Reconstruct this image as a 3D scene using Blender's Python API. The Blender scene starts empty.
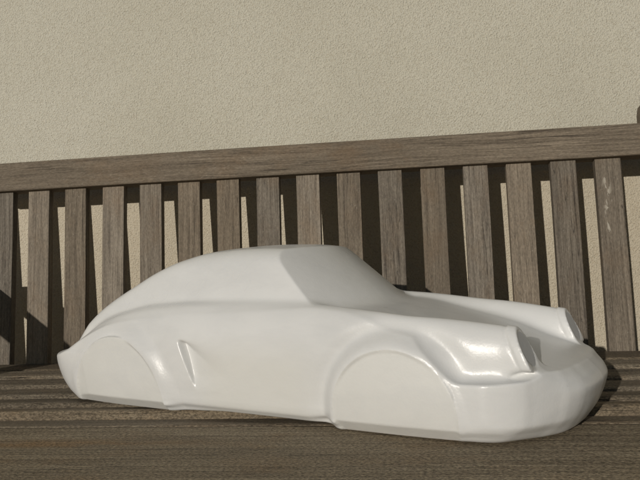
import bpy, bmesh, math, random
import numpy as np
from mathutils import Vector, Matrix
random.seed(7)

# ------------------------------------------------------------------ units
K = 1.25            # layout units -> metres
SEAT = 0.43         # height of the seat top above the paving
SC = bpy.context.scene
COL = SC.collection

def W(x, y, z):     # layout coordinates (seat top = 0, foot of the back slats y = 0) -> world metres
    return Vector((x * K, y * K, z * K + SEAT))

# ------------------------------------------------------------------ materials
def new_mat(name):
    m = bpy.data.materials.new(name); m.use_nodes = True
    nt = m.node_tree; nt.nodes.clear()
    out = nt.nodes.new('ShaderNodeOutputMaterial')
    b = nt.nodes.new('ShaderNodeBsdfPrincipled')
    nt.links.new(b.outputs[0], out.inputs[0])
    return m, nt, b

def nd(nt, typ, ins=None, **props):
    n = nt.nodes.new(typ)
    for k, v in props.items(): setattr(n, k, v)
    for k, v in (ins or {}).items():
        if isinstance(v, bpy.types.NodeSocket): nt.links.new(v, n.inputs[k])
        else: n.inputs[k].default_value = v
    return n

def ramp(nt, fac, stops, interp='LINEAR'):
    n = nt.nodes.new('ShaderNodeValToRGB'); n.color_ramp.interpolation = interp
    e = n.color_ramp.elements
    while len(e) < len(stops): e.new(0.5)
    for i, (p, c) in enumerate(stops):
        e[i].position = p
        e[i].color = (c, c, c, 1) if isinstance(c, (int, float)) else (*c, 1)
    nt.links.new(fac, n.inputs[0]); return n

def mathn(nt, op, a, b=None, c=None, clamp=False):
    n = nt.nodes.new('ShaderNodeMath'); n.operation = op; n.use_clamp = clamp
    for i, v in enumerate((a, b, c)):
        if v is None: continue
        if isinstance(v, bpy.types.NodeSocket): nt.links.new(v, n.inputs[i])
        else: n.inputs[i].default_value = v
    return n.outputs[0]

def mix(nt, fac, a, b, blend='MIX'):
    n = nt.nodes.new('ShaderNodeMix'); n.data_type = 'RGBA'; n.blend_type = blend
    for i, v in ((0, fac), (6, a), (7, b)):
        if isinstance(v, bpy.types.NodeSocket): nt.links.new(v, n.inputs[i])
        else: n.inputs[i].default_value = v if i == 0 else (*v, 1)
    return n.outputs[2]

def wood(name, axis, light, mid, dark, stain=False, rough=0.8, bump=0.5, grit=14, bd=0.0022, spk=(150, 420, 0.22), scuff=None):
    """weathered teak; axis = index of the grain direction in object coordinates"""
    m, nt, b = new_mat(name)
    tc = nd(nt, 'ShaderNodeTexCoord'); oi = nd(nt, 'ShaderNodeObjectInfo')
    off = nd(nt, 'ShaderNodeVectorMath', {0: oi.outputs['Random'], 1: (37.0, 53.0, 19.0)}, operation='MULTIPLY')
    v = nd(nt, 'ShaderNodeVectorMath', {0: tc.outputs['Object'], 1: off.outputs[0]}, operation='ADD').outputs[0]
    def mp(a, c):
        s = [c, c, c]; s[axis] = a
        return nd(nt, 'ShaderNodeMapping', {'Vector': v, 'Scale': s}).outputs[0]
    # slow warp so grain lines wander
    wn = nd(nt, 'ShaderNodeTexNoise', {'Vector': mp(2.2, 7.0), 'Scale': 1.0, 'Detail': 2.0})
    wv = nd(nt, 'ShaderNodeVectorMath', {0: wn.outputs['Color'], 1: (0.5, 0.5, 0.5)}, operation='SUBTRACT').outputs[0]
    wv = nd(nt, 'ShaderNodeVectorMath', {0: wv, 'Scale': 0.02}, operation='SCALE').outputs[0]
    v2 = nd(nt, 'ShaderNodeVectorMath', {0: v, 1: wv}, operation='ADD').outputs[0]
    def mp2(a, c):
        s = [c, c, c]; s[axis] = a
        return nd(nt, 'ShaderNodeMapping', {'Vector': v2, 'Scale': s}).outputs[0]
    g1 = nd(nt, 'ShaderNodeTexNoise', {'Vector': mp2(4, 190), 'Scale': 1.0, 'Detail': 6.0, 'Roughness': 0.7}).outputs[0]
    g2 = nd(nt, 'ShaderNodeTexNoise', {'Vector': mp2(grit, 620), 'Scale': 1.0, 'Detail': 4.0, 'Roughness': 0.75}).outputs[0]
    g3 = nd(nt, 'ShaderNodeTexNoise', {'Vector': mp(3.0, 11.0), 'Scale': 1.0, 'Detail': 4.0}).outputs[0]
    pore = nd(nt, 'ShaderNodeTexNoise', {'Vector': mp2(45, 900), 'Scale': 1.0, 'Detail': 3.0}).outputs[0]
    mixg = mathn(nt, 'ADD', mathn(nt, 'MULTIPLY', g1, 0.55), mathn(nt, 'MULTIPLY', g2, 0.45))
    c = ramp(nt, mixg, [(0.37, dark), (0.50, mid), (0.63, light)]).outputs[0]
    # patches: silvery and brown
    c = mix(nt, ramp(nt, g3, [(0.38, 0.0), (0.66, 0.55)]).outputs[0], c, [q * 0.78 for q in mid])
    blot = nd(nt, 'ShaderNodeTexNoise', {'Vector': mp(9.0, 16.0), 'Scale': 1.0, 'Detail': 5.0, 'Roughness': 0.65}).outputs[0]
    c = mix(nt, ramp(nt, blot, [(0.52, 0.0), (0.72, 0.5)]).outputs[0], c, (mid[0] * 0.95, mid[1] * 0.80, mid[2] * 0.66))
    tone = nd(nt, 'ShaderNodeMapRange', {'Value': oi.outputs['Random'], 'To Min': 0.74, 'To Max': 1.14}).outputs[0]
    c = mix(nt, 1.0, c, nd(nt, 'ShaderNodeCombineColor', {0: tone, 1: tone, 2: tone}).outputs[0], 'MULTIPLY')
    hue = nd(nt, 'ShaderNodeMath', {0: mathn(nt, 'MULTIPLY', oi.outputs['Random'], 7.31)}, operation='FRACT').outputs[0]
    c = mix(nt, mathn(nt, 'MULTIPLY', hue, 0.9), c, mix(nt, 1.0, c, (1.05, 0.97, 0.86), 'MULTIPLY'))
    # drying cracks
    cr = nd(nt, 'ShaderNodeTexNoise', {'Vector': mp2(2.6, 120), 'Scale': 1.0, 'Detail': 2.0, 'Distortion': 0.3}).outputs[0]
    crk = ramp(nt, mathn(nt, 'ABSOLUTE', mathn(nt, 'SUBTRACT', cr, 0.5)), [(0.0, 1.0), (0.012, 0.0)]).outputs[0]
    gate = ramp(nt, nd(nt, 'ShaderNodeTexNoise', {'Vector': mp(5, 30), 'Scale': 1.0}).outputs[0], [(0.52, 0.0), (0.6, 1.0)]).outputs[0]
    crk = mathn(nt, 'MULTIPLY', crk, gate)
    c = mix(nt, mathn(nt, 'MULTIPLY', crk, 0.75), c, [q * 0.25 for q in dark])
    if stain:
        st = nd(nt, 'ShaderNodeTexNoise', {'Vector': mp(5.0, 22.0), 'Scale': 1.0, 'Detail': 6.0, 'Roughness': 0.7}).outputs[0]
        sep = nd(nt, 'ShaderNodeSeparateXYZ', {0: tc.outputs['Object']})
        band = nd(nt, 'ShaderNodeMapRange', {'Value': mathn(nt, 'ABSOLUTE', mathn(nt, 'SUBTRACT', sep.outputs[1], stain[1])), 'From Min': 0.004, 'From Max': 0.020, 'To Min': 1.0, 'To Max': 0.0}).outputs[0]
        lon = nd(nt, 'ShaderNodeMapRange', {'Value': mathn(nt, 'ABSOLUTE', mathn(nt, 'SUBTRACT', sep.outputs[0], stain[0])), 'From Min': 0.05, 'From Max': 0.26, 'To Min': 1.0, 'To Max': 0.0}).outputs[0]
        f = mathn(nt, 'MULTIPLY', mathn(nt, 'MULTIPLY', band, lon), ramp(nt, st, [(0.36, 0.0), (0.52, 1.0)]).outputs[0])
        c = mix(nt, mathn(nt, 'MULTIPLY', f, 0.75), c, (0.33, 0.205, 0.095))
    gs = nd(nt, 'ShaderNodeTexNoise', {'Vector': mp(spk[0], spk[1]), 'Scale': 1.0, 'Detail': 2.0, 'Roughness': 0.7}).outputs[0]
    gv = nd(nt, 'ShaderNodeMapRange', {'Value': gs, 'From Min': 0.32, 'From Max': 0.68, 'To Min': 1 - spk[2], 'To Max': 1 + spk[2]}).outputs[0]
    c = mix(nt, 1.0, c, nd(nt, 'ShaderNodeCombineColor', {0: gv, 1: gv, 2: gv}).outputs[0], 'MULTIPLY')
    if scuff:
        so_ = nd(nt, 'ShaderNodeSeparateXYZ', {0: tc.outputs['Object']})
        fx_ = nd(nt, 'ShaderNodeMapRange', {'Value': mathn(nt, 'ABSOLUTE', mathn(nt, 'SUBTRACT', so_.outputs[0], scuff[0])), 'From Min': 0.002, 'From Max': 0.009, 'To Min': 1.0, 'To Max': 0.0}).outputs[0]
        fz_ = nd(nt, 'ShaderNodeMapRange', {'Value': mathn(nt, 'ABSOLUTE', mathn(nt, 'SUBTRACT', so_.outputs[2], scuff[1])), 'From Min': 0.045, 'From Max': 0.06, 'To Min': 1.0, 'To Max': 0.0}).outputs[0]
        sn_ = ramp(nt, nd(nt, 'ShaderNodeTexNoise', {'Vector': mp(38, 110), 'Scale': 1.0, 'Detail': 4.0, 'Distortion': 1.0}).outputs[0], [(0.52, 0.0), (0.56, 1.0)]).outputs[0]
        c = mix(nt, mathn(nt, 'MULTIPLY', mathn(nt, 'MULTIPLY', fx_, fz_), mathn(nt, 'MULTIPLY', sn_, 0.7)), c, (0.52, 0.48, 0.40))
    # pale dried specks
    sp = nd(nt, 'ShaderNodeTexNoise', {'Vector': mp(260, 420), 'Scale': 1.0, 'Detail': 1.0}).outputs[0]
    c = mix(nt, ramp(nt, sp, [(0.68, 0.0), (0.78, 0.35)]).outputs[0], c, (0.42, 0.38, 0.31))
    nt.links.new(c, b.inputs['Base Color'])
    b.inputs['Roughness'].default_value = rough
    b.inputs['Specular IOR Level'].default_value = 0.3
    h = mathn(nt, 'ADD', mathn(nt, 'MULTIPLY', g2, 0.6), mathn(nt, 'MULTIPLY', g1, 0.9))
    h = mathn(nt, 'ADD', h, mathn(nt, 'MULTIPLY', pore, 0.4))
    h = mathn(nt, 'SUBTRACT', h, mathn(nt, 'MULTIPLY', crk, 0.9))
    bp = nd(nt, 'ShaderNodeBump', {'Height': h, 'Strength': bump, 'Distance': bd})
    nt.links.new(bp.outputs[0], b.inputs['Normal'])
    return m

def stucco():
    m, nt, b = new_mat('stucco')
    tc = nd(nt, 'ShaderNodeTexCoord').outputs['Object']
    big = nd(nt, 'ShaderNodeTexNoise', {'Vector': tc, 'Scale': 2.2, 'Detail': 4.0}).outputs[0]
    fine = nd(nt, 'ShaderNodeTexNoise', {'Vector': tc, 'Scale': 430.0, 'Detail': 3.0, 'Roughness': 0.6}).outputs[0]
    vor = nd(nt, 'ShaderNodeTexVoronoi', {'Vector': tc, 'Scale': 330.0}, feature='SMOOTH_F1').outputs[0]
    med = nd(nt, 'ShaderNodeTexNoise', {'Vector': tc, 'Scale': 34.0, 'Detail': 3.0}).outputs[0]
    c = ramp(nt, big, [(0.32, (0.585, 0.558, 0.455)), (0.5, (0.645, 0.615, 0.505)), (0.68, (0.68, 0.652, 0.545))]).outputs[0]
    c = mix(nt, ramp(nt, fine, [(0.36, 0.45), (0.5, 0.0)]).outputs[0], c, (0.40, 0.345, 0.245))
    zz_ = nd(nt, 'ShaderNodeSeparateXYZ', {0: tc}).outputs[2]
    lowf = nd(nt, 'ShaderNodeMapRange', {'Value': zz_, 'From Min': 0.80 - 2.48, 'From Max': 0.83 - 2.48, 'To Min': 1.0, 'To Max': 0.0}).outputs[0]
    c = mix(nt, lowf, c, mix(nt, 1.0, c, (1.04, 0.975, 0.92), 'MULTIPLY'))
    nt.links.new(c, b.inputs['Base Color'])
    b.inputs['Roughness'].default_value = 0.95
    b.inputs['Specular IOR Level'].default_value = 0.15
    h = mathn(nt, 'ADD', mathn(nt, 'MULTIPLY', fine, 1.0), mathn(nt, 'MULTIPLY', vor, 0.8))
    h = mathn(nt, 'ADD', h, mathn(nt, 'MULTIPLY', med, 0.8))
    bp = nd(nt, 'ShaderNodeBump', {'Height': h, 'Strength': 1.0, 'Distance': 0.0027})
    nt.links.new(bp.outputs[0], b.inputs['Normal'])
    return m

def paint(name, a, c2, r0, r1, patch=False):
    m, nt, b = new_mat(name)
    tc = nd(nt, 'ShaderNodeTexCoord').outputs['Object']
    n1 = nd(nt, 'ShaderNodeTexNoise', {'Vector': tc, 'Scale': 6.0, 'Detail': 4.0, 'Roughness': 0.6}).outputs[0]
    n2 = nd(nt, 'ShaderNodeTexNoise', {'Vector': tc, 'Scale': 24.0, 'Detail': 3.0}).outputs[0]
    c = ramp(nt, n1, [(0.35, a), (0.65, c2)]).outputs[0]
    sm = nd(nt, 'ShaderNodeTexNoise', {'Vector': nd(nt, 'ShaderNodeMapping', {'Vector': tc, 'Scale': (5.0, 9.0, 14.0)}).outputs[0], 'Scale': 1.0, 'Detail': 6.0, 'Roughness': 0.68, 'Distortion': 0.6}).outputs[0]
    c = mix(nt, ramp(nt, sm, [(0.46, 0.0), (0.68, 0.42)]).outputs[0], c, (0.60, 0.605, 0.60))
    if patch:      # yellowish filler showing through on the doors
        sp_ = nd(nt, 'ShaderNodeSeparateXYZ', {0: tc})
        wob = mathn(nt, 'MULTIPLY', mathn(nt, 'SUBTRACT', n2, 0.5), 0.03)
        mx_ = nd(nt, 'ShaderNodeMapRange', {'Value': mathn(nt, 'ADD', mathn(nt, 'ABSOLUTE', mathn(nt, 'SUBTRACT', sp_.outputs[0], 0.228)), wob), 'From Min': 0.055, 'From Max': 0.105, 'To Min': 1.0, 'To Max': 0.0}).outputs[0]
        mz_ = nd(nt, 'ShaderNodeMapRange', {'Value': mathn(nt, 'ADD', sp_.outputs[2], wob), 'From Min': 0.065, 'From Max': 0.100, 'To Min': 1.0, 'To Max': 0.0}).outputs[0]
        c = mix(nt, mathn(nt, 'MULTIPLY', mathn(nt, 'MULTIPLY', mx_, mz_), 0.4), c, (0.70, 0.692, 0.625))
    speck = nd(nt, 'ShaderNodeTexNoise', {'Vector': tc, 'Scale': 130.0, 'Detail': 1.0}).outputs[0]
    c = mix(nt, ramp(nt, speck, [(0.82, 0.0), (0.86, 0.4)]).outputs[0], c, (0.25, 0.23, 0.2))
    nt.links.new(c, b.inputs['Base Color'])
    nt.links.new(nd(nt, 'ShaderNodeMapRange', {'Value': n1, 'From Min': 0.3, 'From Max': 0.7, 'To Min': r0, 'To Max': r1}).outputs[0], b.inputs['Roughness'])
    fine = nd(nt, 'ShaderNodeTexNoise', {'Vector': tc, 'Scale': 420.0, 'Detail': 2.0}).outputs[0]
    h = mathn(nt, 'ADD', mathn(nt, 'MULTIPLY', fine, 0.11), mathn(nt, 'MULTIPLY', n2, 0.9))
    bp = nd(nt, 'ShaderNodeBump', {'Height': h, 'Strength': 0.6, 'Distance': 0.0016})
    nt.links.new(bp.outputs[0], b.inputs['Normal'])
    b.inputs['Specular IOR Level'].default_value = 0.5
    return m

def paving():
    m, nt, b = new_mat('paving')
    tc = nd(nt, 'ShaderNodeTexCoord').outputs['Object']
    br = nd(nt, 'ShaderNodeTexBrick', {'Vector': tc, 'Scale': 2.5, 'Color1': (0.12, 0.12, 0.12, 1), 'Color2': (0.16, 0.16, 0.157, 1), 'Mortar': (0.08, 0.075, 0.065, 1), 'Mortar Size': 0.012, 'Brick Width': 1.0, 'Row Height': 1.0})
    n = nd(nt, 'ShaderNodeTexNoise', {'Vector': tc, 'Scale': 60.0, 'Detail': 6.0}).outputs[0]
    c = mix(nt, mathn(nt, 'MULTIPLY', n, 0.5), br.outputs[0], (0.15, 0.14, 0.125))
    nt.links.new(c, b.inputs['Base Color']); b.inputs['Roughness'].default_value = 0.9
    bp = nd(nt, 'ShaderNodeBump', {'Height': n, 'Strength': 0.4, 'Distance': 0.003}); nt.links.new(bp.outputs[0], b.inputs['Normal'])
    return m

TL, TM, TD = (0.330, 0.290, 0.235), (0.218, 0.187, 0.148), (0.075, 0.062, 0.050)
M_H = wood('teak_lengthwise', 0, TL, TM, TD)
M_V = wood('teak_upright', 2, TL, TM, TD, bump=0.35)
M_D = wood('teak_depth', 1, TL, TM, TD)
SL, SM, SD = (0.37, 0.322, 0.245), (0.24, 0.202, 0.148), (0.10, 0.083, 0.062)
M_S = wood('teak_seat', 0, SL, SM, SD, bump=1.0, grit=220, bd=0.0035, spk=(260, 480, 0.5))
M_F = wood('teak_front_board', 0, (0.56, 0.495, 0.375), (0.365, 0.312, 0.225), (0.10, 0.08, 0.056), stain=(-0.20, 0.038), bump=1.0, grit=300, bd=0.004, spk=(300, 520, 0.6))
M_ST = stucco(); M_PV = paving()
M_W = paint('white_paint', (0.695, 0.70, 0.69), (0.735, 0.738, 0.725), 0.22, 0.36, patch=True)
M_P = paint('ivory_filler', (0.685, 0.685, 0.655), (0.72, 0.72, 0.69), 0.40, 0.52)
M_G = paint('headlight_grey', (0.50, 0.51, 0.52), (0.55, 0.56, 0.57), 0.40, 0.55)  # headlight faces: a plain grey, darker than the body colour

# ------------------------------------------------------------------ object helpers
def empty(name, loc, rz=0.0):
    o = bpy.data.objects.new(name, None); o.empty_display_size = 0.05
    o.location = loc; o.rotation_euler = (0, 0, rz); COL.objects.link(o); return o

def link(name, me, mat, parent=None, loc=(0, 0, 0), rot=(0, 0, 0)):
    o = bpy.data.objects.new(name, me); COL.objects.link(o)
    if mat is not None and not me.materials: me.materials.append(mat)
    o.parent = parent; o.location = loc; o.rotation_euler = rot
    return o

def board(sx, sy, sz, bev=0.003, seg=2, cuts=0, warp=0.0, axis=0):
    """a board centred on its own origin, edges eased, slightly bowed along its length"""
    bm = bmesh.new(); bmesh.ops.create_cube(bm, size=1.0)
    bmesh.ops.scale(bm, vec=(sx, sy, sz), verts=bm.verts)
    if cuts:
        es = [e for e in bm.edges if abs((e.verts[0].co - e.verts[1].co)[axis]) > 1e-6]
        bmesh.ops.subdivide_edges(bm, edges=es, cuts=cuts)
    es = [e for e in bm.edges if len(e.link_faces) == 2 and e.calc_face_angle(0) > 0.5]
    bmesh.ops.bevel(bm, geom=es, offset=bev, segments=seg, profile=0.6, affect='EDGES', clamp_overlap=True)
    if warp:
        L = (sx, sy, sz)[axis]; ph = random.uniform(0, 6.28)
        oth = [i for i in range(3) if i != axis]
        for v in bm.verts:
            t = v.co[axis] / L
            for n_, i in enumerate(oth):
                v.co[i] += warp * (math.sin(t * 5.0 + ph + n_ * 2) - math.sin(ph + n_ * 2)) * 0.5
    me = bpy.data.meshes.new('board'); bm.to_mesh(me); bm.free()
    for p in me.polygons: p.use_smooth = False
    return me

# ------------------------------------------------------------------ setting
bm = bmesh.new(); bmesh.ops.create_grid(bm, x_segments=2, y_segments=2, size=60.0)
me = bpy.data.meshes.new('ground'); bm.to_mesh(me); bm.free()
g = link('ground', me, M_PV, None, (0, -30, 0)); g['kind'] = 'structure'

WALL_Y = 0.1075
me = board(16.0, 0.30, 5.0, 0.01)
wl = link('house_wall', me, M_ST, None, (W(0.48, WALL_Y, 0).x, W(0, WALL_Y, 0).y + 0.155, 2.5 - 0.02))
wl['label'] = 'cream roughcast plaster house wall behind the wooden bench'; wl['category'] = 'wall'

# ------------------------------------------------------------------ bench
P = 0.064
RHO = 0.0843
XL, XR = -0.085, 0.969           # inner faces of the end posts
bench = empty('garden_bench', (W(0.44, -0.2, 0).x, W(0, -0.2, 0).y, 0))
bench['label'] = 'weathered grey-brown teak slatted garden bench standing against the cream wall'
bench['category'] = 'bench'
B0 = Vector(bench.location)
def BL(x, y, z): return W(x, y, z) - B0

sR, cR = math.sin(RHO), math.cos(RHO)
def on_back(x, l, o=0.0):         # point on the front plane of the back slats, o = distance towards the viewer
    return BL(x, l * sR - o * cR, l * cR + o * sR)

SW, ST = 0.0365, 0.014
slat_len = 0.2812 + 0.075
slat_variants = [board(SW * K, ST * K, slat_len * K, 0.0016, 2, cuts=8, warp=0.0008, axis=2) for _ in range(4)]
for i in range(-1, 15):
    c = on_back(i * P + SW / 2, (0.2812 - 0.055) / 2, -ST / 2 - 0.0)
    o = link('back_slat', slat_variants[i % 4] if i != 14 else slat_variants[0].copy(), M_V, bench, c, (-RHO, random.uniform(-.002, .002), 0))
    if i == 14:
        o.data.materials.clear(); o.data.materials.append(wood('teak_upright_scuffed', 2, TL, TM, TD, bump=0.35, scuff=(-0.006, 0.125)))
# top rail
hR = 0.0474
rail = link('top_rail', board((XR - XL + 0.016) * K, 0.034 * K, hR * K, 0.003, 3, cuts=20, warp=0.0012), M_H, bench,
            on_back((XL + XR) / 2 - 0.010, 0.2812 + hR / 2, 0.010 - 0.017), (-RHO, 0, 0))
link('lower_rail', board((XR - XL - 0.004) * K, 0.034 * K, 0.05 * K, 0.003, 2), M_H, bench,
     on_back((XL + XR) / 2, -0.055, -0.034), (-RHO, 0, 0))

# back posts that run on down as the rear legs
for side in (-1, 1):
    x = XL - 0.046 if side < 0 else XR + 0.024
    bm = bmesh.new()
    prof = []
    top = 0.350 if side < 0 else 0.367
    hw = 0.024
    zs = [-SEAT / K, -0.10, 0.0, 0.12, 0.30, top - 0.022, top - 0.010, top - 0.003, top]
    hws = [hw] * 5 + [hw, hw * 0.90, hw * 0.66, hw * 0.40]
    rings = []
    for z, h in zip(zs, hws):
        yc = max(z, -0.02) * math.tan(RHO) + 0.012
        r_ = []
        for dx, dy in ((-h, -0.024), (h, -0.024), (h, 0.020), (-h, 0.020)):
            r_.append(bm.verts.new(BL(x, yc, z) + Vector((dx * K, dy * K, 0)) - BL(x, 0, 0)))
        rings.append(r_)
    for a, b in zip(rings, rings[1:]):
        for k in range(4): bm.faces.new((a[k], a[(k + 1) % 4], b[(k + 1) % 4], b[k]))
    bm.faces.new(rings[-1]); bm.faces.new(rings[0][::-1])
    es = [e for e in bm.edges if e.calc_face_angle(0) > 0.9]
    bmesh.ops.bevel(bm, geom=es, offset=0.003, segments=2, profile=0.6, affect='EDGES')
    me = bpy.data.meshes.new('leg'); bm.to_mesh(me); bm.free()
    link('leg', me, M_V, bench, BL(x, 0, 0))

# seat: dished row of slats and a wide front board
ys = [-0.424 + 0.058 * k for k in range(8)]
zz = [0.0, -0.0005, -0.005, -0.0065, -0.004, -0.001, 0.0, 0.0]
SEAT_L = (XR - XL - 0.006) * K
for k in range(7):
    y0, y1 = ys[k], ys[k + 1]
    z0, z1 = zz[k], zz[k + 1]
    gap = 0.009
    if k == 6: y1 = -0.006 + gap
    wd = (y1 - y0 - gap)
    ang = math.atan2(z1 - z0, y1 - y0)
    ang += (-0.10, -0.075, -0.07, -0.06, -0.04, -0.02, -0.01)[k]
    c = BL((XL + XR) / 2, y0 + gap + wd / 2, (z0 + z1) / 2 - 0.011 - (0.004 if k == 0 else 0))
    link('seat_slat', board(SEAT_L, wd * K, 0.022 * K, 0.0095, 5, cuts=16, warp=0.0012), M_S, bench, c, (ang, 0, 0))
fb = link('front_board', board(SEAT_L, 0.172 * K, 0.022 * K, 0.008, 5, cuts=16, warp=0.0008), M_F, bench,
     BL((XL + XR) / 2, -0.424 - 0.086, -0.0125), (0.018, 0, 0))
link('front_apron', board(SEAT_L, 0.02 * K, 0.055 * K, 0.003, 2), M_H, bench, BL((XL + XR) / 2, -0.565, -0.022 - 0.029))
for x in (0.15, 0.72):
    link('cross_bearer', board(0.03 * K, 0.55 * K, 0.035 * K, 0.002, 2), M_D, bench, BL(x, -0.28, -0.048))
# arms and front legs
for side in (-1, 1):
    x = XL - 0.030 if side < 0 else XR + 0.030
    ARM_Z = 0.142
    a = board(0.078 * K, 0.47 * K, 0.018 * K, 0.006, 4)
    # rounded front end
    for v in me.vertices:
        if v.co.y < -0.20 * K:
            t = (-v.co.y / K - 0.20) / 0.035
            v.co.x *= 1 - 0.45 * min(1, max(0, t)) ** 2
    link('arm_rest', a, M_D, bench, BL(x + side * 0.008, -0.248, ARM_Z - 0.009), (0.03, 0, 0))
    link('leg', board(0.046 * K, 0.046 * K, SEAT + (ARM_Z - 0.026) * K, 0.003, 2), M_V, bench,
         Vector((BL(x, 0, 0).x, BL(0, -0.425, 0).y, (SEAT + (ARM_Z - 0.026) * K) / 2)))
    link('side_rail', board(0.026 * K, 0.36 * K, 0.06 * K, 0.003, 2), M_D, bench, BL(x, -0.215, -0.03))
    link('stretcher', board(0.022 * K, 0.36 * K, 0.035 * K, 0.003, 2), M_D, bench, BL(x, -0.215, -0.27))

# ------------------------------------------------------------------ the car sculpture (millimetres of the full size car)
ZB = 135.0
def pchip(xs, ys):
    xs = np.array(xs, float); ys = np.array(ys, float)
    h = np.diff(xs); d = np.diff(ys) / h
    m = np.zeros_like(ys)
    for i in range(1, len(xs) - 1):
        if d[i - 1] * d[i] > 0:
            w1 = 2 * h[i] + h[i - 1]; w2 = h[i] + 2 * h[i - 1]
            m[i] = (w1 + w2) / (w1 / d[i - 1] + w2 / d[i])
    m[0] = d[0]; m[-1] = d[-1]
    def f(x):
        x = np.clip(x, xs[0], xs[-1]); i = np.clip(np.searchsorted(xs, x) - 1, 0, len(h) - 1)
        t = (x - xs[i]) / h[i]; t2 = t * t; t3 = t2 * t
        return (2*t3-3*t2+1)*ys[i] + (t3-2*t2+t)*h[i]*m[i] + (-2*t3+3*t2)*ys[i+1] + (t3-t2)*h[i]*m[i+1]
    return f
def sstep(a, b, x):
    t = np.clip((x - a) / (b - a), 0, 1); return t * t * (3 - 2 * t)
def smax(a, b, k):
    h = np.clip(0.5 + 0.5 * (a - b) / k, 0, 1); return b + (a - b) * h + k * h * (1 - h)
def smin(a, b, k): return -smax(-a, -b, k)

H = 7.5
gx = np.arange(-1085, 3300, H, dtype=np.float32)
gb = np.arange(H / 2, 860, H, dtype=np.float32)
gz = np.arange(ZB - 2.6 * H, 1290, H, dtype=np.float32)
X = gx[:, None, None]; Bv = gb[None, :, None]; Z = gz[None, None, :]
shape = (len(gx), len(gb), len(gz))
def norm(f):
    f = np.ascontiguousarray(np.broadcast_to(f, shape), dtype=np.float32)
    a, b, c = np.gradient(f, H)
    return f / np.maximum(np.sqrt(a * a + b * b + c * c), 0.35)
x1 = gx.astype(float); b1 = gb.astype(float); z1 = gz.astype(float)
col = lambda a: np.asarray(a, np.float32)[:, None, None]
rowb = lambda a: np.asarray(a, np.float32)[None, :, None]
rowz = lambda a: np.asarray(a, np.float32)[None, None, :]

# side of the lower body
D = pchip([ZB, 165, 205, 250, 400, 550, 650, 750, 865, 950], [690, 714, 752, 762, 768, 766, 752, 722, 640, 560])
side = norm(Bv - rowz(D(z1)))
# nose and tail in plan
xF = pchip([0, 150, 300, 428, 500, 578, 620, 670, 757, 800, 860], [3226, 3219, 3196, 3142, 3092, 3035, 3001, 2957, 2800, 2620, 2300])
dzF = pchip([ZB, 180, 240, 330, 385, 430, 470, 500, 560, 800], [-128, -92, -52, -14, 0, -18, -55, -85, -180, -450])
dzS = pchip([ZB, 180, 240, 430, 500, 560, 800], [-150, -84, -14, 0, -10, -50, -200])
wb = (1 - sstep(250, 640, b1))[None, :]
off = dzF(z1)[:, None] * wb + dzS(z1)[:, None] * (1 - wb)
nose = norm(X - rowb(xF(b1)) - np.ascontiguousarray(off.T)[None].astype(np.float32))
xR = pchip([0, 300, 500, 600, 700, 760, 800, 860], [-1035, -1015, -968, -898, -735, -540, -350, -100])
dzR = pchip([ZB, 200, 300, 430, 500, 530, 700, 900], [250, 150, 62, 8, 4, 70, 150, 220])
tail = norm(rowb(xR(b1)) + rowz(dzR(z1)) - X)
hood = pchip([-1000, -850, -700, -400, 0, 1500, 1650, 1850, 2300, 2600, 2850, 2950, 3100, 3250],
             [482, 486, 518, 625, 740, 840, 850, 838, 742, 668, 578, 546, 505, 492])
shelf = pchip([-1000, 2272, 2450, 2650, 3000, 3250], [860, 860, 620, 488, 492, 500])
hx = hood(x1); sx_ = np.minimum(shelf(x1), hx)
t = sstep(500, 640, b1)
Tt = hx[:, None] * (1 - t[None, :]) + sx_[:, None] * t[None, :]
Tt = Tt - 14 * (b1[None, :] / 500) ** 2 * (hx[:, None] > 0)
top = norm(Z - Tt[:, :, None].astype(np.float32))
L = smax(side, top, 12.0)
# fender ridges
crest = pchip([-1000, -900, -700, -400, -236, 0, 300, 700, 1200, 1600, 2000, 2272, 2600, 2870, 3000],
              [380, 395, 480, 660, 742, 806, 852, 873, 870, 862, 834, 808, 775, 739, 724])
bcf = pchip([-1000, -700, -400, 0, 600, 1000, 1600, 2000, 2272, 2600, 2870, 3000],
            [480, 550, 610, 645, 650, 632, 628, 640, 640, 594, 552, 548])
rbf = pchip([-1000, -700, -400, 0, 600, 1000, 1600, 2000, 2272, 2600, 2870, 3000],
            [170, 175, 168, 148, 144, 136, 136, 138, 136, 114, 100, 100])
rzf = pchip([-1000, -400, 0, 600, 1600, 2000, 2272, 2600, 2870, 3000], [200, 240, 280, 300, 290, 270, 255, 215, 175, 170])
bc, rb, rz = col(bcf(x1)), col(rbf(x1)), col(rzf(x1)); zc = col(crest(x1)) - rz
dz = np.maximum(Z - zc, 0) / rz + np.maximum(zc - Z, 0) / 330.0; db = (Bv - bc) / rb
F = norm((np.sqrt(dz * dz + db * db + 1e-6) - 1) * rb)
face = norm(X - (2950 - (Z - 635) * 0.42) - 0.25 * np.maximum(Bv - 560, 0) * 0)
F = F - 6.0 * sstep(-52, -42, face) + 4.0 * np.exp(-((face + 55) / 6.0) ** 2)
F = smax(F, (472.0 - 320.0 * (1 - sstep(2500, 2700, X)) + 40.0 * sstep(2780, 2965, X)) - Z, 36.0)
F = smax(F, face, 5.0)
hr_ = np.sqrt((Bv - 549) ** 2 + ((Z - 622) * 0.93) ** 2)
dish = smax(hr_ - 90.0, -(face + 4.0), 4.0)
L = smax(L, nose, 7.0 + 60.0 * (1 - sstep(ZB, 270, Z)))
body = smin(L, F, 64.0 - 26.0 * sstep(2820, 2930, X))
body = smax(body, tail, 26.0)
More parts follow.
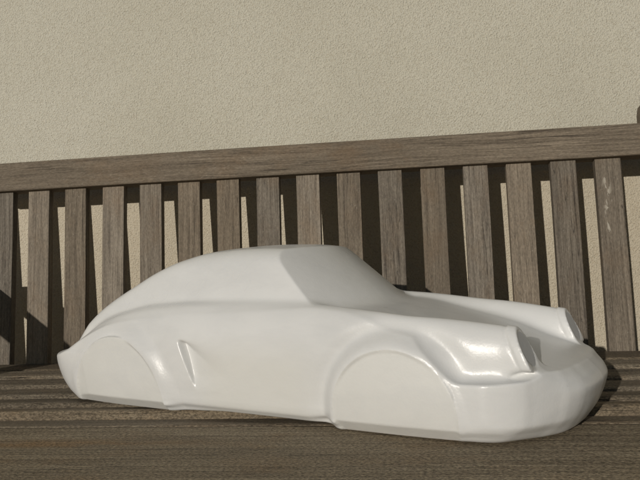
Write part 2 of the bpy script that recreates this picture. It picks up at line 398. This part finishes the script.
# cabin
roofc = pchip([-1020, -960, -850, -700, -420, 0, 164, 400, 687, 1000, 1250, 1400, 1500],
              [400, 420, 475, 622, 848, 1052, 1124, 1200, 1248, 1258, 1250, 1230, 1202])
roof = norm(Z - col(roofc(x1)) + 34 * (Bv / 480) ** 2)
wg = pchip([700, 865, 1000, 1120, 1220, 1300], [690, 632, 590, 545, 487, 430])
tp = pchip([-1000, -700, -400, 0, 500, 1000, 2000], [0.70, 0.80, 0.88, 0.95, 1.0, 1.0, 0.985])
gside = norm(Bv - rowz(wg(z1)) * col(tp(x1)))
wind = norm(X - (1405 + (1225 - Z) * 1.27) + 5.6e-4 * Bv ** 2)
G = smax(smax(roof, gside, 75.0), wind, 5.0)
G = smax(G, tail + 0.0, 30.0)
body = smin(body, G, 46.0)
# flared arches, fender step and the flat wheel panels
FW = (2258.0, 247.0, 384.0); RW = (38.0, 168.0, 479.0)
disp = np.zeros((len(gx), len(gz)), np.float32)
x2, z2 = x1[:, None], z1[None, :]
r_ = np.hypot(x2 - FW[0], z2 - FW[1])
wgt = sstep(-0.30, 0.50, (-(x2 - FW[0]) * 0.6 + (z2 - FW[1]) * 0.8) / np.maximum(r_, 1))
disp += wgt * (34.0 * sstep(FW[2] + 105, FW[2] + 4, r_) - 28.0 * np.exp(-((r_ - FW[2] - 98) / 62.0) ** 2)) + (1 - wgt) * 8.0 * sstep(FW[2] + 60, FW[2] + 4, r_)
r_ = np.hypot(x2 - RW[0], z2 - RW[1])
mr = sstep(RW[0] - 60, RW[0] + 260, x2)
disp += (10.0 + 30.0 * mr) * sstep(RW[2] + 128, RW[2] + 4, r_)
for C_ in (FW, RW):
    disp -= 70.0 * sstep(C_[2] - 6, C_[2] - 40, np.hypot(x2 - C_[0], z2 - C_[1]))
xl = 655 + (621 - z2) * 0.42
d_ = x2 - xl
fade = sstep(640, 604 - np.clip(d_ - 40, 0, 300) * 0.9, z2) * sstep(285, 410, z2)
wz_ = 12 + 26 * sstep(360, 600, z2)
disp -= ((24 + 30 * sstep(300, 560, z2)) * np.exp(-np.maximum(d_ - 30, 0) / 170.0) * np.clip(sstep(0, 1, (d_ + 3) / wz_), 0, 1)) * fade
body = body - disp[:, None, :] * sstep(560, 700, Bv)
# underside
zb = pchip([-1100, 480, 750, 1050, 1700, 1900, 3300], [ZB, ZB, 148, 162, 158, ZB, ZB])
body = smax(body, norm(col(zb(x1)) - Z), 12.0 + 10.0 * sstep(2300, 2900, X))
body = smax(body, -dish, 4.0)
for (cx_, cz_, R_), B0_, fr in ((FW, 810.0, 1), (RW, 825.0, 0)):
    r_ = np.sqrt((X - cx_) ** 2 + (Z - cz_) ** 2)
    if fr: pl = B0_ - (np.sqrt((X - 2380) ** 2 + 150.0 ** 2) + X - 2380) * 0.5 * 0.095
    else: pl = B0_ - (np.sqrt((X + 140) ** 2 + 150.0 ** 2) - X - 140) * 0.5 * 0.105
    pl = pl - np.maximum(430 - Z, 0) ** 2 * 0.00050
    pl = pl - np.maximum(203 - Z, 0) * 0.80
    pan = smax(r_ - R_, norm(Bv - pl), 5.0)
    pan = np.maximum(np.maximum(pan, ZB - Z), 560 - Bv)
    pan = np.maximum(pan, tail + 2.0)
    body = smin(body, pan.astype(np.float32), 8.0)
# hidden plinth so that the sill region rests on the seat too
body = np.minimum(body, np.maximum(np.maximum(np.maximum(Bv - 600, ZB - Z), np.abs(X - 1200) - 800), Z - 400)).astype(np.float32)

full = np.concatenate([body[:, ::-1, :], body], axis=1)
gy = np.concatenate([-gb[::-1], gb])

def surface_nets(F, gx, gy, gz):
    s = F < 0
    nx, ny, nz = F.shape
    cnt = np.zeros((nx-1, ny-1, nz-1), np.uint8); 
    for i in (0, 1):
        for j in (0, 1):
            for k in (0, 1): cnt += s[i:nx-1+i, j:ny-1+j, k:nz-1+k]
    act = np.argwhere((cnt > 0) & (cnt < 8))
    idx = -np.ones(cnt.shape, np.int32); idx[tuple(act.T)] = np.arange(len(act))
    acc = np.zeros((len(act), 3)); n = np.zeros(len(act))
    corners = [(i, j, k) for i in (0, 1) for j in (0, 1) for k in (0, 1)]
    for a in corners:
        for ax in range(3):
            if a[ax] == 1: continue
            b = list(a); b[ax] = 1
            pa = act + np.array(a); pb = act + np.array(b)
            fa = F[tuple(pa.T)]; fb_ = F[tuple(pb.T)]
            m = (fa < 0) != (fb_ < 0)
            t = np.where(m, fa / np.where(m, fa - fb_, 1), 0)
            q = pa.astype(float); q[:, ax] += t
            acc += q * m[:, None]; n += m
    v = acc / n[:, None]
    ax_ = (gx, gy, gz)
    V = np.stack([np.interp(v[:, k], np.arange(len(ax_[k])), ax_[k]) for k in range(3)], 1)
    faces = []
    for ax in range(3):
        o1, o2 = [(1, 2), (2, 0), (0, 1)][ax]
        sl0 = [slice(None)] * 3; sl1 = [slice(None)] * 3
        sl0[ax] = slice(0, -1); sl1[ax] = slice(1, None)
        ch = s[tuple(sl0)] != s[tuple(sl1)]
        e = np.argwhere(ch)
        e = e[(e[:, o1] > 0) & (e[:, o2] > 0) & (e[:, o1] < F.shape[o1] - 1) & (e[:, o2] < F.shape[o2] - 1)]
        d1 = np.zeros(3, int); d1[o1] = 1; d2 = np.zeros(3, int); d2[o2] = 1
        q = np.stack([idx[tuple((e - d1 - d2).T)], idx[tuple((e - d2).T)], idx[tuple(e.T)], idx[tuple((e - d1).T)]], 1)
        inside0 = s[tuple(e.T)]
        q[~inside0] = q[~inside0][:, ::-1]
        faces.append(q)
    return V, np.concatenate(faces)

V, Q = surface_nets(full, gx.astype(float), gy.astype(float), gz.astype(float))
# light relaxation (Taubin) takes out the grid ripple
ed = np.concatenate([Q[:, [0, 1]], Q[:, [1, 2]], Q[:, [2, 3]], Q[:, [3, 0]]])
deg = np.bincount(ed.ravel(), minlength=len(V)).astype(float)
def lap(V):
    o = np.zeros_like(V)
    for k in range(3):
        o[:, k] = np.bincount(ed[:, 0], V[ed[:, 1], k], len(V)) + np.bincount(ed[:, 1], V[ed[:, 0], k], len(V))
    return o / deg[:, None] - V
for _ in range(5):
    V = V + 0.55 * lap(V); V = V - 0.56 * lap(V)

# split the faces into body, wheel panels and headlights
cen = V[Q].mean(1)
nrm = np.cross(V[Q[:, 2]] - V[Q[:, 0]], V[Q[:, 3]] - V[Q[:, 1]])
nrm /= np.linalg.norm(nrm, axis=1)[:, None] + 1e-9
part = np.zeros(len(Q), int)
pn = 1; circles = []
for (cx_, cz_, R_) in (FW, RW):
    for s_ in (-1, 1):
        m = (np.hypot(cen[:, 0] - cx_, cen[:, 2] - cz_) < R_ - 3) & (cen[:, 1] * s_ > 690) & (nrm[:, 1] * s_ > 0.3)
        part[m] = pn; circles.append((pn, cx_, cz_, R_ - 3)); pn += 1
HZ = 622.0
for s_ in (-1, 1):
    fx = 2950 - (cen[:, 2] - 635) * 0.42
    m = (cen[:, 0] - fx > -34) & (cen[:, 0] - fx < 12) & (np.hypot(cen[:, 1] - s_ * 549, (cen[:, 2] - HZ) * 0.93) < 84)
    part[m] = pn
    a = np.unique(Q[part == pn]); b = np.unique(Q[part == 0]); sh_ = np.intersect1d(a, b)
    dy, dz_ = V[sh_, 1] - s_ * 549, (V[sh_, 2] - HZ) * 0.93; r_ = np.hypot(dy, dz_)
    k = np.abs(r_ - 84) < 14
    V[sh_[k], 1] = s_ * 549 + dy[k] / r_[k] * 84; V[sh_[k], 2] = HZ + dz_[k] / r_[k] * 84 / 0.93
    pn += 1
for (pn_, cx_, cz_, R_) in circles:      # clean circular seam
    a = np.unique(Q[part == pn_]); b = np.unique(Q[part == 0]); sh_ = np.intersect1d(a, b)
    dx, dz_ = V[sh_, 0] - cx_, V[sh_, 2] - cz_; r_ = np.hypot(dx, dz_)
    k = (V[sh_, 2] > ZB + 12) & (np.abs(r_ - R_) < 14)
    V[sh_[k], 0] = cx_ + dx[k] / r_[k] * R_; V[sh_[k], 2] = cz_ + dz_[k] / r_[k] * R_

# placement of the sculpture on the bench
hd = -0.4314; s_new = 0.1459 / (1141.0 - ZB)
chd, shd = math.cos(hd), math.sin(hd)
cam_l = (0.6245, -1.0303, 0.1459)
ox = cam_l[0] - s_new * (4004 * chd + 4200 * shd)
oy = cam_l[1] - s_new * (4004 * shd - 4200 * chd)
S = s_new * K
car = empty('car_sculpture', W(ox, oy, 0.0008), hd)
car['label'] = 'white featureless sports car model with smooth filled wheel arches resting on the bench seat'
car['category'] = 'sculpture'

def part_mesh(name, sel, mat):
    f = Q[sel]; u, inv = np.unique(f, return_inverse=True); inv = inv.reshape(f.shape)
    v = V[u].copy()
    v[:, 2] += 0.008 * (v[:, 1] + 700) * sstep(ZB, 460, v[:, 2]) - ZB
    v *= S
    me = bpy.data.meshes.new(name); me.from_pydata(v.tolist(), [], inv.tolist()); me.update()
    me.polygons.foreach_set('use_smooth', [True] * len(me.polygons))
    return link(name, me, mat, car)
bodyo = part_mesh('body', part == 0, M_W)
for i in range(1, 5): part_mesh('wheel_panel', part == i, M_P)
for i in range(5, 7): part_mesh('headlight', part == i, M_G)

# ------------------------------------------------------------------ light
kx, kz = 0.332, 0.222
dirv = Vector((kx, 1.0, -kz)).normalized()            # direction the light travels
el = math.asin(-dirv.z)
to_sun = -dirv
sun = bpy.data.lights.new('sun', 'SUN'); sun.energy = 4.2; sun.angle = math.radians(0.53); sun.color = (1.0, 0.94, 0.86)
so = bpy.data.objects.new('sun', sun); COL.objects.link(so)
so.rotation_euler = to_sun.to_track_quat('Z', 'Y').to_euler(); so.location = (0, -4, 4)
w = bpy.data.worlds.new('World'); SC.world = w; w.use_nodes = True
nt = w.node_tree; bg = nt.nodes['Background']
sky = nt.nodes.new('ShaderNodeTexSky'); sky.sky_type = 'NISHITA'; sky.sun_disc = False; sky.dust_density = 0.3
sky.sun_elevation = el
sky.sun_rotation = math.atan2(to_sun.x, to_sun.y)
nt.links.new(sky.outputs[0], bg.inputs[0]); bg.inputs[1].default_value = 0.055

# ------------------------------------------------------------------ camera
f_, yaw, pitch, roll = 684.94, -0.1348, -0.0297, -0.0408
cy_, sy_, cp_, sp_ = math.cos(yaw), math.sin(yaw), math.cos(pitch), math.sin(pitch)
fw = Vector((sy_ * cp_, cy_ * cp_, -sp_)); r0 = Vector((cy_, -sy_, 0)); u0 = r0.cross(fw)
c_, s_ = math.cos(roll), math.sin(roll)
rr = r0 * c_ + u0 * s_; uu = -r0 * s_ + u0 * c_
mw = Matrix(((rr.x, uu.x, -fw.x, 0), (rr.y, uu.y, -fw.y, 0), (rr.z, uu.z, -fw.z, 0), (0, 0, 0, 1)))
mw.translation = W(*cam_l)
cam = bpy.data.cameras.new('camera'); co = bpy.data.objects.new('camera', cam); COL.objects.link(co)
co.matrix_world = mw
cam.sensor_width = 36.0; cam.lens = f_ / 640 * 36.0; cam.clip_start = 0.02; cam.clip_end = 300
SC.camera = co
SC.view_settings.view_transform = 'Standard'; SC.view_settings.look = 'None'
SC.view_settings.exposure = -0.83; SC.view_settings.gamma = 1.0
SC.view_settings.use_curve_mapping = False
